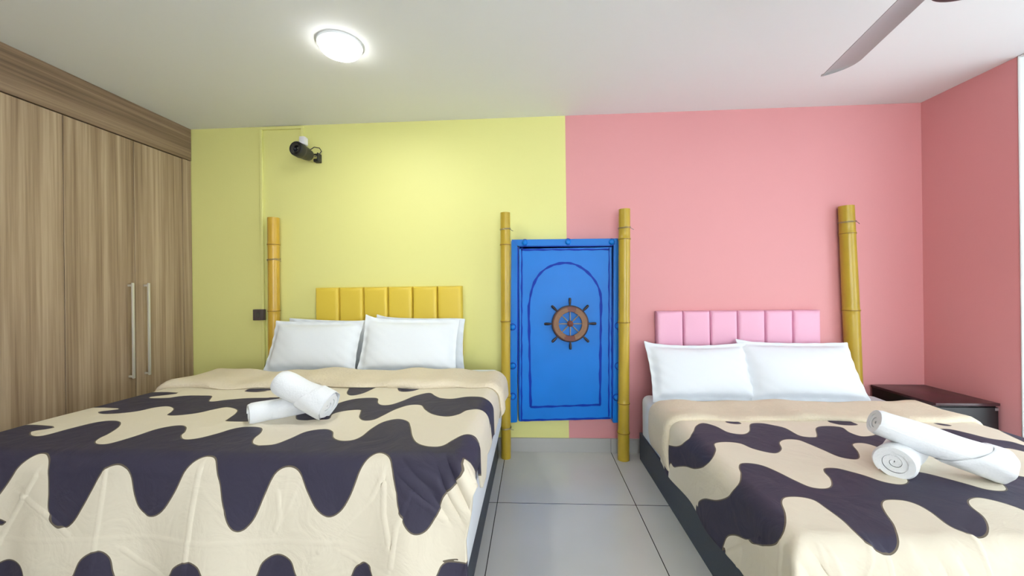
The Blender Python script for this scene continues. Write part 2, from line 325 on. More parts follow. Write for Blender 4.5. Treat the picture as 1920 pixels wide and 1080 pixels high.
PRINT_L = [[[-3.2, 1.694], [-1.922, 1.694], [-1.889, 1.698], [-1.861, 1.645], [-1.822, 1.62], [-1.771, 1.604], [-1.706, 1.613], [-1.682, 1.659], [-1.641, 1.72], [-1.568, 1.715], [-1.504, 1.633], [-1.479, 1.578], [-1.431, 1.553], [-1.396, 1.575], [-1.383, 1.629], [-1.356, 1.711], [-1.281, 1.715], [-1.182, 1.63], [-1.157, 1.594], [-1.11, 1.57], [-1.073, 1.58], [-1.053, 1.611], [-1.015, 1.676], [-0.96, 1.684], [-0.902, 1.629], [-0.879, 1.581], [-0.832, 1.556], [-0.787, 1.574], [-0.765, 1.621], [-0.718, 1.687], [-0.637, 1.69], [-0.593, 1.628], [-0.573, 1.59], [-0.542, 1.575], [-0.521, 1.588], [-0.509, 1.615], [-0.464, 1.661], [-0.364, 1.657], [-0.318, 1.608], [-0.295, 1.57], [-0.246, 1.556], [-0.23, 1.564], [0.6, 1.564]], [[-3.2, 1.493], [-1.889, 1.493], [-1.858, 1.45], [-1.825, 1.403], [-1.778, 1.339], [-1.736, 1.279], [-1.711, 1.258], [-1.674, 1.264], [-1.635, 1.296], [-1.62, 1.366], [-1.614, 1.43], [-1.594, 1.467], [-1.557, 1.484], [-1.523, 1.466], [-1.494, 1.417], [-1.466, 1.36], [-1.437, 1.306], [-1.403, 1.29], [-1.369, 1.294], [-1.34, 1.315], [-1.325, 1.38], [-1.307, 1.422], [-1.269, 1.448], [-1.224, 1.427], [-1.182, 1.366], [-1.153, 1.301], [-1.128, 1.27], [-1.095, 1.259], [-1.061, 1.272], [-1.028, 1.321], [-1.011, 1.389], [-0.994, 1.444], [-0.978, 1.47], [-0.961, 1.479], [-0.946, 1.477], [-0.931, 1.467], [-0.907, 1.436], [-0.878, 1.367], [-0.847, 1.304], [-0.805, 1.285], [-0.76, 1.301], [-0.735, 1.354], [-0.703, 1.41], [-0.664, 1.434], [-0.625, 1.416], [-0.593, 1.366], [-0.563, 1.292], [-0.54, 1.258], [-0.511, 1.247], [-0.47, 1.269], [-0.445, 1.326], [-0.429, 1.4], [-0.408, 1.45], [-0.379, 1.473], [-0.343, 1.462], [-0.308, 1.409], [-0.283, 1.356], [-0.264, 1.322], [-0.234, 1.31], [-0.159, 1.237], [0.6, 1.237]], [[-3.2, 1.036], [-2.041, 1.036], [-1.972, 1.104], [-1.921, 1.137], [-1.878, 1.133], [-1.862, 1.063], [-1.839, 0.992], [-1.801, 0.965], [-1.749, 0.975], [-1.696, 1.026], [-1.658, 1.095], [-1.642, 1.142], [-1.613, 1.179], [-1.574, 1.198], [-1.538, 1.19], [-1.519, 1.125], [-1.507, 1.044], [-1.459, 1.008], [-1.409, 1.025], [-1.362, 1.078], [-1.34, 1.117], [-1.294, 1.153], [-1.251, 1.142], [-1.216, 1.093], [-1.194, 1.043], [-1.155, 1.02], [-1.09, 1.03], [-1.054, 1.079], [-1.04, 1.133], [-1.013, 1.175], [-0.975, 1.195], [-0.975, 1.194], [-0.925, 1.183], [-0.899, 1.134], [-0.876, 1.072], [-0.819, 1.048], [-0.774, 1.072], [-0.742, 1.126], [-0.701, 1.154], [-0.659, 1.151], [-0.638, 1.117], [-0.633, 1.043], [-0.615, 0.969], [-0.57, 0.934], [-0.519, 0.962], [-0.487, 1.024], [-0.448, 1.121], [-0.411, 1.18], [-0.362, 1.208], [-0.316, 1.199], [-0.292, 1.153], [-0.265, 1.105], [-0.231, 1.078], [-0.205, 1.086], [-0.171, 1.091], [0.6, 1.091]], [[-3.2, 0.796], [-2.029, 0.796], [-1.98, 0.861], [-1.93, 0.887], [-1.868, 0.875], [-1.817, 0.836], [-1.797, 0.781], [-1.754, 0.756], [-1.694, 0.786], [-1.659, 0.832], [-1.636, 0.874], [-1.586, 0.878], [-1.523, 0.846], [-1.49, 0.797], [-1.451, 0.764], [-1.373, 0.8], [-1.334, 0.854], [-1.307, 0.931], [-1.291, 0.956], [-1.203, 0.959], [-1.147, 0.941], [-1.108, 0.919], [-1.064, 0.88], [-1.052, 0.86], [-1.003, 0.931], [-0.952, 0.947], [-0.923, 0.939], [-0.864, 0.936], [-0.88, 0.875], [-0.849, 0.832], [-0.784, 0.817], [-0.764, 0.851], [-0.741, 0.913], [-0.705, 0.952], [-0.667, 0.943], [-0.648, 0.887], [-0.625, 0.808], [-0.583, 0.744], [-0.527, 0.743], [-0.49, 0.806], [-0.437, 0.872], [-0.37, 0.902], [-0.326, 0.871], [-0.301, 0.817], [-0.252, 0.794], [-0.215, 0.794], [-0.176, 0.82], [-0.115, 0.78], [0.6, 0.78]], [[-3.2, 0.512], [-2.004, 0.512], [-1.997, 0.61], [-1.96, 0.635], [-1.884, 0.626], [-1.857, 0.598], [-1.813, 0.577], [-1.752, 0.572], [-1.695, 0.575], [-1.655, 0.626], [-1.624, 0.669], [-1.591, 0.669], [-1.551, 0.643], [-1.466, 0.619], [-1.363, 0.617], [-1.344, 0.611], [-1.286, 0.619], [-1.237, 0.684], [-1.178, 0.72], [-1.076, 0.758], [-0.942, 0.779], [-0.932, 0.706], [-0.884, 0.644], [-0.811, 0.628], [-0.774, 0.645], [-0.747, 0.71], [-0.712, 0.748], [-0.669, 0.738], [-0.635, 0.673], [-0.605, 0.582], [-0.551, 0.521], [-0.504, 0.579], [-0.463, 0.623], [-0.402, 0.635], [-0.339, 0.599], [-0.28, 0.598], [-0.236, 0.62], [-0.19, 0.618], [0.6, 0.618]], [[-3.2, 0.336], [-1.965, 0.336], [-1.914, 0.373], [-1.851, 0.409], [-1.8, 0.387], [-1.734, 0.35], [-1.644, 0.358], [-1.597, 0.398], [-1.588, 0.476], [-1.504, 0.498], [-1.46, 0.481], [-1.517, 0.478], [-1.449, 0.463], [-1.433, 0.404], [-1.379, 0.379], [-1.275, 0.472], [-1.173, 0.53], [-1.138, 0.396], [-1.043, 0.392], [-0.983, 0.535], [-0.933, 0.583], [-0.892, 0.538], [-0.861, 0.406], [-0.779, 0.384], [-0.717, 0.496], [-0.663, 0.499], [-0.625, 0.449], [-0.572, 0.319], [-0.493, 0.312], [-0.467, 0.379], [-0.416, 0.413], [-0.348, 0.361], [-0.3, 0.303], [-0.247, 0.366], [0.6, 0.366]], [[-3.2, 2.033], [-1.889, 2.033], [-1.858, 1.99], [-1.825, 1.943], [-1.778, 1.879], [-1.736, 1.819], [-1.711, 1.798], [-1.674, 1.804], [-1.635, 1.836], [-1.62, 1.906], [-1.614, 1.97], [-1.594, 2.007], [-1.557, 2.024], [-1.523, 2.006], [-1.494, 1.957], [-1.466, 1.9], [-1.437, 1.846], [-1.403, 1.83], [-1.369, 1.834], [-1.34, 1.855], [-1.325, 1.92], [-1.307, 1.962], [-1.269, 1.988], [-1.224, 1.967], [-1.182, 1.906], [-1.153, 1.841], [-1.128, 1.81], [-1.095, 1.799], [-1.061, 1.812], [-1.028, 1.861], [-1.011, 1.929], [-0.994, 1.984], [-0.978, 2.01], [-0.961, 2.019], [-0.946, 2.017], [-0.931, 2.007], [-0.907, 1.976], [-0.878, 1.907], [-0.847, 1.844], [-0.805, 1.825], [-0.76, 1.841], [-0.735, 1.894], [-0.703, 1.95], [-0.664, 1.974], [-0.625, 1.956], [-0.593, 1.906], [-0.563, 1.832], [-0.54, 1.798], [-0.511, 1.787], [-0.47, 1.809], [-0.445, 1.866], [-0.429, 1.94], [-0.408, 1.99], [-0.379, 2.013], [-0.343, 2.002], [-0.308, 1.949], [-0.283, 1.896], [-0.264, 1.862], [-0.234, 1.85], [-0.159, 1.777], [0.6, 1.777]], [[-3.2, 2.234], [-1.922, 2.234], [-1.889, 2.238], [-1.861, 2.185], [-1.822, 2.16], [-1.771, 2.144], [-1.706, 2.153], [-1.682, 2.199], [-1.641, 2.26], [-1.568, 2.255], [-1.504, 2.173], [-1.479, 2.118], [-1.431, 2.093], [-1.396, 2.115], [-1.383, 2.169], [-1.356, 2.251], [-1.281, 2.255], [-1.182, 2.17], [-1.157, 2.134], [-1.11, 2.11], [-1.073, 2.12], [-1.053, 2.151], [-1.015, 2.216], [-0.96, 2.224], [-0.902, 2.169], [-0.879, 2.121], [-0.832, 2.096], [-0.787, 2.114], [-0.765, 2.161], [-0.718, 2.227], [-0.637, 2.23], [-0.593, 2.168], [-0.573, 2.13], [-0.542, 2.115], [-0.521, 2.128], [-0.509, 2.155], [-0.464, 2.201], [-0.364, 2.197], [-0.318, 2.148], [-0.295, 2.11], [-0.246, 2.096], [-0.23, 2.104], [0.6, 2.104]]]
PRINT_R = [[[0, 0.184], [0.504, 0.184], [0.516, 0.168], [0.549, 0.187], [0.606, 0.316], [0.667, 0.497], [0.735, 0.598], [0.771, 0.577], [0.821, 0.491], [0.875, 0.448], [0.919, 0.489], [0.943, 0.565], [1.0, 0.586], [1.056, 0.545], [1.114, 0.448], [1.175, 0.431], [1.22, 0.458], [1.255, 0.5], [1.26, 0.597], [1.311, 0.618], [1.338, 0.599], [1.401, 0.504], [1.46, 0.476], [1.53, 0.489], [1.516, 0.557], [1.533, 0.606], [1.602, 0.59], [1.665, 0.549], [1.751, 0.526], [1.75, 0.569], [1.764, 0.623], [1.834, 0.606], [1.931, 0.526], [1.977, 0.498], [2.037, 0.496], [2.07, 0.545], [2.096, 0.605], [2.147, 0.638], [2.155, 0.682], [2.17, 0.724], [2.26, 0.498], [2.32, 0.496], [2.353, 0.545], [2.379, 0.605], [2.43, 0.638], [2.438, 0.682], [2.453, 0.724], [2.543, 0.498], [2.603, 0.496], [2.636, 0.545], [2.662, 0.605], [2.713, 0.638], [2.721, 0.682], [2.736, 0.724], [3.2, 0.724]], [[0, 0.412], [0.503, 0.412], [0.558, 0.483], [0.612, 0.589], [0.655, 0.709], [0.716, 0.816], [0.753, 0.827], [0.79, 0.768], [0.816, 0.702], [0.876, 0.682], [0.933, 0.697], [0.958, 0.75], [1.005, 0.788], [1.04, 0.787], [1.084, 0.743], [1.117, 0.675], [1.167, 0.639], [1.219, 0.645], [1.235, 0.688], [1.249, 0.755], [1.263, 0.827], [1.3, 0.853], [1.333, 0.839], [1.374, 0.781], [1.413, 0.705], [1.459, 0.686], [1.489, 0.703], [1.502, 0.758], [1.505, 0.838], [1.54, 0.851], [1.582, 0.841], [1.625, 0.801], [1.647, 0.747], [1.682, 0.718], [1.737, 0.715], [1.756, 0.771], [1.778, 0.82], [1.818, 0.848], [1.853, 0.858], [1.912, 0.843], [1.955, 0.804], [1.976, 0.731], [2.009, 0.713], [2.054, 0.718], [2.075, 0.749], [2.092, 0.788], [2.136, 0.858], [2.195, 0.843], [2.238, 0.804], [2.259, 0.731], [2.292, 0.713], [2.337, 0.718], [2.358, 0.749], [2.375, 0.788], [2.419, 0.858], [2.478, 0.843], [2.521, 0.804], [2.542, 0.731], [2.575, 0.713], [2.62, 0.718], [2.641, 0.749], [2.658, 0.788], [3.2, 0.788]], [[0, 0.722], [0.451, 0.722], [0.505, 0.753], [0.535, 0.766], [0.586, 0.835], [0.634, 0.933], [0.698, 1.018], [0.75, 1.041], [0.785, 0.986], [0.804, 0.936], [0.83, 0.9], [0.869, 0.895], [0.907, 0.914], [0.933, 0.962], [0.954, 1.023], [0.979, 1.072], [1.022, 1.081], [1.06, 1.061], [1.095, 1.01], [1.113, 0.955], [1.137, 0.927], [1.179, 0.928], [1.21, 0.957], [1.235, 0.989], [1.257, 1.033], [1.292, 1.056], [1.326, 1.05], [1.353, 1.025], [1.377, 0.971], [1.41, 0.958], [1.458, 0.971], [1.493, 1.008], [1.525, 1.051], [1.552, 1.088], [1.599, 1.094], [1.635, 1.071], [1.672, 1.012], [1.676, 0.973], [1.721, 0.962], [1.798, 0.981], [1.827, 1.032], [1.882, 1.094], [1.918, 1.071], [1.955, 1.012], [1.959, 0.973], [2.004, 0.962], [2.081, 0.981], [2.11, 1.032], [2.165, 1.094], [2.201, 1.071], [2.238, 1.012], [2.242, 0.973], [2.287, 0.962], [2.364, 0.981], [2.393, 1.032], [2.448, 1.094], [2.484, 1.071], [2.521, 1.012], [2.525, 0.973], [2.57, 0.962], [2.647, 0.981], [2.676, 1.032], [3.2, 1.032]], [[0, 0.992], [0.444, 0.992], [0.465, 0.976], [0.492, 0.981], [0.539, 1.005], [0.575, 1.055], [0.604, 1.123], [0.641, 1.204], [0.69, 1.281], [0.727, 1.31], [0.759, 1.288], [0.788, 1.235], [0.814, 1.177], [0.847, 1.145], [0.898, 1.14], [0.932, 1.158], [0.938, 1.204], [0.94, 1.268], [0.93, 1.333], [0.944, 1.36], [0.97, 1.373], [1.001, 1.366], [1.034, 1.337], [1.073, 1.283], [1.103, 1.221], [1.132, 1.176], [1.168, 1.151], [1.216, 1.155], [1.238, 1.18], [1.239, 1.225], [1.225, 1.285], [1.231, 1.319], [1.252, 1.336], [1.285, 1.328], [1.324, 1.297], [1.363, 1.249], [1.385, 1.195], [1.416, 1.16], [1.46, 1.143], [1.491, 1.155], [1.513, 1.18], [1.524, 1.212], [1.527, 1.272], [1.568, 1.328], [1.607, 1.297], [1.646, 1.249], [1.668, 1.195], [1.699, 1.16], [1.743, 1.143], [1.774, 1.155], [1.796, 1.18], [1.807, 1.212], [1.81, 1.272], [1.851, 1.328], [1.89, 1.297], [1.929, 1.249], [1.951, 1.195], [1.982, 1.16], [2.026, 1.143], [2.057, 1.155], [2.079, 1.18], [2.09, 1.212], [2.093, 1.272], [2.134, 1.328], [2.173, 1.297], [2.212, 1.249], [2.234, 1.195], [2.265, 1.16], [2.309, 1.143], [2.34, 1.155], [2.362, 1.18], [2.373, 1.212], [2.376, 1.272], [2.417, 1.328], [2.456, 1.297], [2.495, 1.249], [2.517, 1.195], [2.548, 1.16], [2.592, 1.143], [2.623, 1.155], [2.645, 1.18], [2.656, 1.212], [2.659, 1.272], [3.2, 1.272]], [[0, 0.33], [0.5, 0.33], [0.98, 0.37], [1.0, 0.43], [1.03, 0.45], [1.07, 0.44], [1.1, 0.37], [1.5, 0.36], [1.53, 0.42], [1.56, 0.455], [1.64, 0.45], [1.68, 0.37], [2.0, 0.36], [2.05, 0.44], [2.1, 0.44], [2.14, 0.36], [3.2, 0.36]], [[0, 1.518], [0.634, 1.518], [0.698, 1.603], [0.75, 1.626], [0.785, 1.571], [0.804, 1.521], [0.83, 1.485], [0.869, 1.48], [0.907, 1.499], [0.933, 1.547], [0.954, 1.608], [0.979, 1.657], [1.022, 1.666], [1.06, 1.646], [1.095, 1.595], [1.113, 1.54], [1.137, 1.512], [1.179, 1.513], [1.21, 1.542], [1.235, 1.574], [1.257, 1.618], [1.292, 1.641], [1.326, 1.635], [1.353, 1.61], [1.377, 1.556], [1.41, 1.543], [1.458, 1.556], [1.493, 1.593], [1.525, 1.636], [1.552, 1.673], [1.599, 1.679], [1.635, 1.656], [1.672, 1.597], [1.676, 1.558], [1.721, 1.547], [1.798, 1.566], [1.827, 1.617], [1.882, 1.679], [1.918, 1.656], [1.955, 1.597], [1.959, 1.558], [2.004, 1.547], [2.081, 1.566], [2.11, 1.617], [2.165, 1.679], [2.201, 1.656], [2.238, 1.597], [2.242, 1.558], [2.287, 1.547], [2.364, 1.566], [2.393, 1.617], [2.448, 1.679], [2.484, 1.656], [2.521, 1.597], [2.525, 1.558], [2.57, 1.547], [2.647, 1.566], [2.676, 1.617], [3.2, 1.617]], [[0, 1.683], [0.604, 1.683], [0.641, 1.764], [0.69, 1.841], [0.727, 1.87], [0.759, 1.848], [0.788, 1.795], [0.814, 1.737], [0.847, 1.705], [0.898, 1.7], [0.932, 1.718], [0.938, 1.764], [0.94, 1.828], [0.93, 1.893], [0.944, 1.92], [0.97, 1.933], [1.001, 1.926], [1.034, 1.897], [1.073, 1.843], [1.103, 1.781], [1.132, 1.736], [1.168, 1.711], [1.216, 1.715], [1.238, 1.74], [1.239, 1.785], [1.225, 1.845], [1.231, 1.879], [1.252, 1.896], [1.285, 1.888], [1.324, 1.857], [1.363, 1.809], [1.385, 1.755], [1.416, 1.72], [1.46, 1.703], [1.491, 1.715], [1.513, 1.74], [1.524, 1.772], [1.527, 1.832], [1.568, 1.888], [1.607, 1.857], [1.646, 1.809], [1.668, 1.755], [1.699, 1.72], [1.743, 1.703], [1.774, 1.715], [1.796, 1.74], [1.807, 1.772], [1.81, 1.832], [1.851, 1.888], [1.89, 1.857], [1.929, 1.809], [1.951, 1.755], [1.982, 1.72], [2.026, 1.703], [2.057, 1.715], [2.079, 1.74], [2.09, 1.772], [2.093, 1.832], [2.134, 1.888], [2.173, 1.857], [2.212, 1.809], [2.234, 1.755], [2.265, 1.72], [2.309, 1.703], [2.34, 1.715], [2.362, 1.74], [2.373, 1.772], [2.376, 1.832], [2.417, 1.888], [2.456, 1.857], [2.495, 1.809], [2.517, 1.755], [2.548, 1.72], [2.592, 1.703], [2.623, 1.715], [2.645, 1.74], [2.656, 1.772], [2.659, 1.832], [3.2, 1.832]]]
CREASE_L = [[[-1.429, 1.303], [-1.434, 1.406], [-1.441, 1.504], [-1.442, 1.584]], [[-1.102, 1.294], [-1.112, 1.409], [-1.115, 1.506], [-1.116, 1.612]], [[-0.801, 1.3], [-0.816, 1.395], [-0.833, 1.497]], [[-1.726, 1.385], [-1.631, 1.437], [-1.536, 1.506]], [[-1.361, 1.552], [-1.304, 1.599], [-1.201, 1.635]], [[-0.763, 1.325], [-0.798, 1.412], [-0.842, 1.472]], [[-0.483, 1.331], [-0.481, 1.42], [-0.459, 1.503]], [[-0.619, 1.544], [-0.538, 1.586], [-0.458, 1.601]], [[-1.823, 1.537], [-1.467, 1.517], [-1.153, 1.514], [-0.875, 1.517], [-0.627, 1.516]], [[-1.677, 1.32], [-1.725, 1.403], [-1.789, 1.497], [-1.823, 1.559]], [[-1.082, 1.355], [-1.04, 1.398], [-1.003, 1.423]], [[-0.487, 1.307], [-0.522, 1.374], [-0.61, 1.46], [-0.695, 1.542]], [[-0.388, 1.36], [-0.346, 1.392], [-0.288, 1.436]], [[-0.419, 1.291], [-0.367, 1.288], [-0.297, 1.298], [-0.245, 1.274]], [[-0.397, 1.36], [-0.437, 1.454], [-0.45, 1.569]], [[-0.835, 1.36], [-0.828, 1.429], [-0.842, 1.48]], [[-1.362, 1.509], [-1.304, 1.459], [-1.227, 1.411]]]
CREASE_R = [[[0.547, 1.091], [0.485, 1.071], [0.407, 1.025]], [[0.481, 1.009], [0.606, 1.146], [0.663, 1.214]], [[0.661, 1.245], [0.581, 1.257]], [[0.799, 1.357], [0.8, 1.399], [0.826, 1.442]], [[0.822, 1.364], [0.832, 1.394], [0.848, 1.442]], [[0.739, 1.412], [0.783, 1.433]], [[0.942, 1.349], [0.911, 1.417]], [[1.047, 1.354], [1.01, 1.427]], [[1.181, 1.347], [1.141, 1.383], [1.155, 1.423]], [[1.239, 1.333], [1.218, 1.384], [1.219, 1.425]], [[1.294, 1.348], [1.277, 1.419]], [[0.72, 1.317], [0.627, 1.319]], [[0.971, 1.374], [0.976, 1.429]], [[0.842, 1.359], [0.879, 1.371], [0.903, 1.403]]]

def signed_print(U, V, polys):
    u = U.ravel(); v = V.ravel(); cnt = np.zeros(len(u), int); dm = np.full(len(u), 9.0)
    for pl in polys:
        pl = np.array(pl, float)
        # smooth the traced edge with a Catmull-Rom spline
        q = np.vstack([2*pl[0]-pl[1], pl, 2*pl[-1]-pl[-2]]); out = []
        for i in range(1, len(q)-2):
            n = 5 if i not in (1, len(q)-3) else 1
            for t in np.arange(n)/n:
                p0, p1, p2, p3 = q[i-1], q[i], q[i+1], q[i+2]
                out.append(.5*((2*p1)+(-p0+p2)*t+(2*p0-5*p1+4*p2-p3)*t*t+(-p0+3*p1-3*p2+p3)*t**3))
        out.append(q[-2]); pl = np.array(out)
        for a, c in zip(pl[:-1], pl[1:]):
            du, dv = c - a; L2 = du*du+dv*dv
            if L2 < 1e-12: continue
            near = (u > min(a[0], c[0])-.08) & (u < max(a[0], c[0])+.08)
            t = np.clip(((u[near]-a[0])*du+(v[near]-a[1])*dv)/L2, 0, 1)
            d = np.hypot(u[near]-a[0]-t*du, v[near]-a[1]-t*dv); dm[near] = np.minimum(dm[near], d)
            if abs(du) > 1e-9:
                hit = ((u >= a[0]) & (u < c[0])) | ((u >= c[0]) & (u < a[0]))
                vv = a[1]+(u-a[0])/du*dv
                cnt += (hit & (vv < v)).astype(int)
    s = np.where(cnt % 2 == 0, 1.0, -1.0) * np.minimum(dm, .08)
    return s
def cloth_mesh(name, B, uL, uR, v0, v1, nu, nv, polys, mats, parent):
    a = np.linspace(0, 1, nu)[:, None]; V = np.linspace(v0, v1, nv)[None, :] + 0*a
    lo = np.interp(V[0], *zip(*uL))[None, :]; hi = np.interp(V[0], *zip(*uR))[None, :]
    U = lo + (hi-lo)*a
    x, y, z = cloth(U, V, B)
    if 'crumple' in B:
        for (cx, cy, cz, rad, amp, fx, fz) in B['crumple']:
            g = np.exp(-((x-cx)**2+(y-cy)**2+(z-cz)**2)/rad**2)
            k = g*amp*np.sin(fx*(x-cx)+fz*(z-cz)+1.2*np.sin(30*(y-cy)+20*(x-cx)))
            z = z + k*.7; y = y - np.abs(k)*.9
    cr = np.zeros_like(U)
    for ki, pl in enumerate(B.get('crease', [])):
        dmin = np.full_like(U, 9.0); sg = np.zeros_like(U)
        for (a0, a1), (c0, c1) in zip(pl[:-1], pl[1:]):
            du, dv = c0-a0, c1-a1; L2 = du*du+dv*dv+1e-9
            t = np.clip(((U-a0)*du+(V-a1)*dv)/L2, 0, 1); ex, ey = U-a0-t*du, V-a1-t*dv
            dd = np.hypot(ex, ey); k_ = dd < dmin; dmin = np.where(k_, dd, dmin); sg = np.where(k_, np.sign(ex*dv-ey*du), sg)
        amp = .0034*(.7+.5*math.sin(ki*2.3))
        cr += amp*np.exp(-(dmin/.0048)**2) - sg*amp*.7*np.exp(-(dmin/.018)**2)*(dmin/.018)
    e = 1e-3
    xu, yu, zu = cloth(U+e, V, B); xv, yv, zv = cloth(U, V+e, B); xx, yy, zz = cloth(U, V, B)
    N = np.cross(np.stack([xv-xx, yv-yy, zv-zz], -1), np.stack([xu-xx, yu-yy, zu-zz], -1)); N /= np.linalg.norm(N, axis=-1, keepdims=True)
    N *= np.where(N[..., 2:3] < -.02, -1, 1)
    x = x+N[..., 0]*cr; y = y+N[..., 1]*cr; z = z+N[..., 2]*cr
    mb = MB(); mb.grid(x, y, z); o = mb.build(name, mats, parent, angle=180)
    me = o.data
    s = signed_print(U, V, polys) if polys else None
    if s is not None:
        at = me.attributes.new('print_edge', 'FLOAT', 'POINT'); at.data.foreach_set('value', s.astype(np.float32))
    return o
def add_solid(o, t, off=-1):
    md = o.modifiers.new('thickness', 'SOLIDIFY'); md.thickness = t; md.offset = off
def strip_over(B, u0, u1, prof, nu, wob, name, m, parent):
    # closed puffy band following the duvet: prof = [(v, height)]
    n = len(prof); U = np.linspace(u0, u1, nu)[None, :] + np.zeros((n, 1))
    vv = np.array([q[0] for q in prof])[:, None]; hh = np.array([q[1] for q in prof])[:, None]
    V = vv + wob(U, hh); e = 1e-3
    x, y, z = cloth(U, V, B)
    xu, yu, zu = cloth(U+e, V, B); xv, yv, zv = cloth(U, V+e, B)
    A = np.stack([xu-x, yu-y, zu-z], -1); C = np.stack([xv-x, yv-y, zv-z], -1)
    N = np.cross(C, A); N /= np.linalg.norm(N, axis=-1, keepdims=True)
    N *= np.sign((N[..., 2:3]+.3*np.abs(N[..., 0:1])))+(N[..., 2:3] == 0)
    edge = np.clip(np.minimum(U-u0, u1-U)/.03, 0, 1)**.5
    h = hh*(1 + .22*np.sin(U*9+1)*(hh > .02) + .12*np.sin(U*23))*(.35+.65*edge)
    P = np.stack([x, y, z], -1) + N*h[..., None]
    mb = MB(); mb.grid(P[..., 0], P[..., 1], P[..., 2], closed_u=True)
    # close the two ends
    bm = mb.bm; bm.verts.ensure_lookup_table()
    be = [e_ for e_ in bm.edges if len(e_.link_faces) == 1]
    bmesh.ops.holes_fill(bm, edges=be, sides=0)
    bmesh.ops.recalc_face_normals(bm, faces=bm.faces)
    return mb.build(name, m, parent, angle=80)

def mattress(name, x0, x1, y0, y1, z0, z1, parent, bulge):
    mb = MB(); b = bmesh.new(); bmesh.ops.create_cube(b, size=1)
    for v in b.verts: v.co = Vector(((x0+x1)/2+v.co.x*(x1-x0), (y0+y1)/2+v.co.y*(y1-y0), (z0+z1)/2+v.co.z*(z1-z0)))
    bmesh.ops.bevel(b, geom=b.edges[:], offset=.045, segments=5, profile=.5, affect='EDGES')
    bmesh.ops.subdivide_edges(b, edges=[e for e in b.edges if e.calc_length() > .3], cuts=14, use_grid_fill=True)
    for v in b.verts:
        t = (v.co.z-z0)/(z1-z0); k = math.sin(PI*min(max(t, 0), 1))*bulge
        v.co.x += k*(1 if v.co.x > (x0+x1)/2 else -1)*(abs(v.co.x-(x0+x1)/2) > (x1-x0)/2-.05)
        if t > .9: v.co.z += .003*math.sin(v.co.x*17+v.co.y*5)+.003*math.sin(v.co.y*19)
    mb.merge(b); return mb.build(name, M['sheet'], parent, angle=60)

# left bed
bl = empty('bed', (-1.15, 2.05, 0), 'wide bed with white sheeted mattress, below the yellow headboard near the wardrobe', 'bed')
MB().box(-2.05, -.265, 1.27, 2.752, 0.0, .235, .008, 2).build('bed_base', M['navy'], bl)
mattress('mattress', -2.06, -.245, 1.255, 2.755, .205, .640, bl, .016)
br = empty('bed', (1.53, 2.0, 0), 'lower bed with charcoal side board and white mattress, below the pink headboard', 'bed')
b = MB(); b.box(.738, .760, 1.17, 2.765, 0, .190, .003, 1); b.box(2.318, 2.34, 1.17, 2.765, 0, .190, .003, 1); b.box(.760, 2.318, 1.17, 1.192, 0, .19, .003, 1); b.box(.760, 2.318, 2.741, 2.765, 0, .19)
b.box(.760, 2.318, 1.192, 2.741, .02, .12)
b.build('bed_base', M['navy'], br)
mattress('mattress', .752, 2.312, 1.19, 2.762, .125, .458, br, .006)

BL['crease'] = CREASE_L; BR['crease'] = CREASE_R
BL['crumple'] = [(-.24, 1.21, .60, .075, .022, 50, 34), (-.36, 1.18, .63, .07, .008, 30, 60)]
BR['crumple'] = [(1.15, 1.08, .33, .11, .016, 44, 12), (.78, 1.12, .36, .10, .012, 30, 30)]
dl = empty('duvet', (-1.15, 1.9, .66), 'cream and charcoal wavy duvet with tan edge on the bed by the wardrobe', 'duvet', None)
o = cloth_mesh('printed_cover', BL, [(0, -2.40), (1.2, -2.42), (2, -2.3)], [(0, -.10), (.40, -.115), (.60, -.07), (.75, -.10), (.95, -.115), (1.0, -.05), (1.06, -.04), (1.12, -.16), (1.3, -.17), (1.5, -.22), (1.8, -.20)], .22, 1.80, 560, 370, PRINT_L, M['print'], dl)
add_solid(o, .012)
dr = empty('duvet', (1.53, 1.9, .48), 'cream and charcoal wavy duvet spread over the lower bed by the nightstand', 'duvet', None)
o = cloth_mesh('printed_cover', BR, [(0, .47), (.5, .475), (1.2, .46), (1.35, .46), (1.9, .52)], [(0, 2.46), (1.9, 2.50)], .22, 1.80, 480, 370, PRINT_R, M['print'], dr)
add_solid(o, .010)
fl = [(.02, .006), (.03, .030), (.07, .040), (.14, .036), (.24, .034), (.33, .040), (.39, .044), (.425, .036), (.44, .022), (.43, .008), (.39, .003), (.30, .002), (.16, .002), (.05, .002)]
strip_over(BL, -2.37, -.075, fl, 140, lambda U, h: .012*np.sin(U*7+.5)+.010*np.sin(U*17)-.03*np.clip((U+.35)/.3, 0, 1), 'turned_back_edge', M['lining'], dl)
fr_ = [(.06, .004), (.065, .020), (.10, .030), (.16, .028), (.24, .024), (.33, .028), (.37, .030), (.395, .024), (.405, .014), (.40, .005), (.36, .002), (.28, .002), (.16, .002), (.08, .002)]
strip_over(BR, .495, 2.47, fr_, 130, lambda U, h: .010*np.sin(U*7+1)+.006*np.sin(U*19)-.03*np.clip((.8-U)/.2, 0, 1)+.06*np.clip((.72-U)/.2, 0, 1)+0*h, 'turned_back_edge', M['lining'], dr)

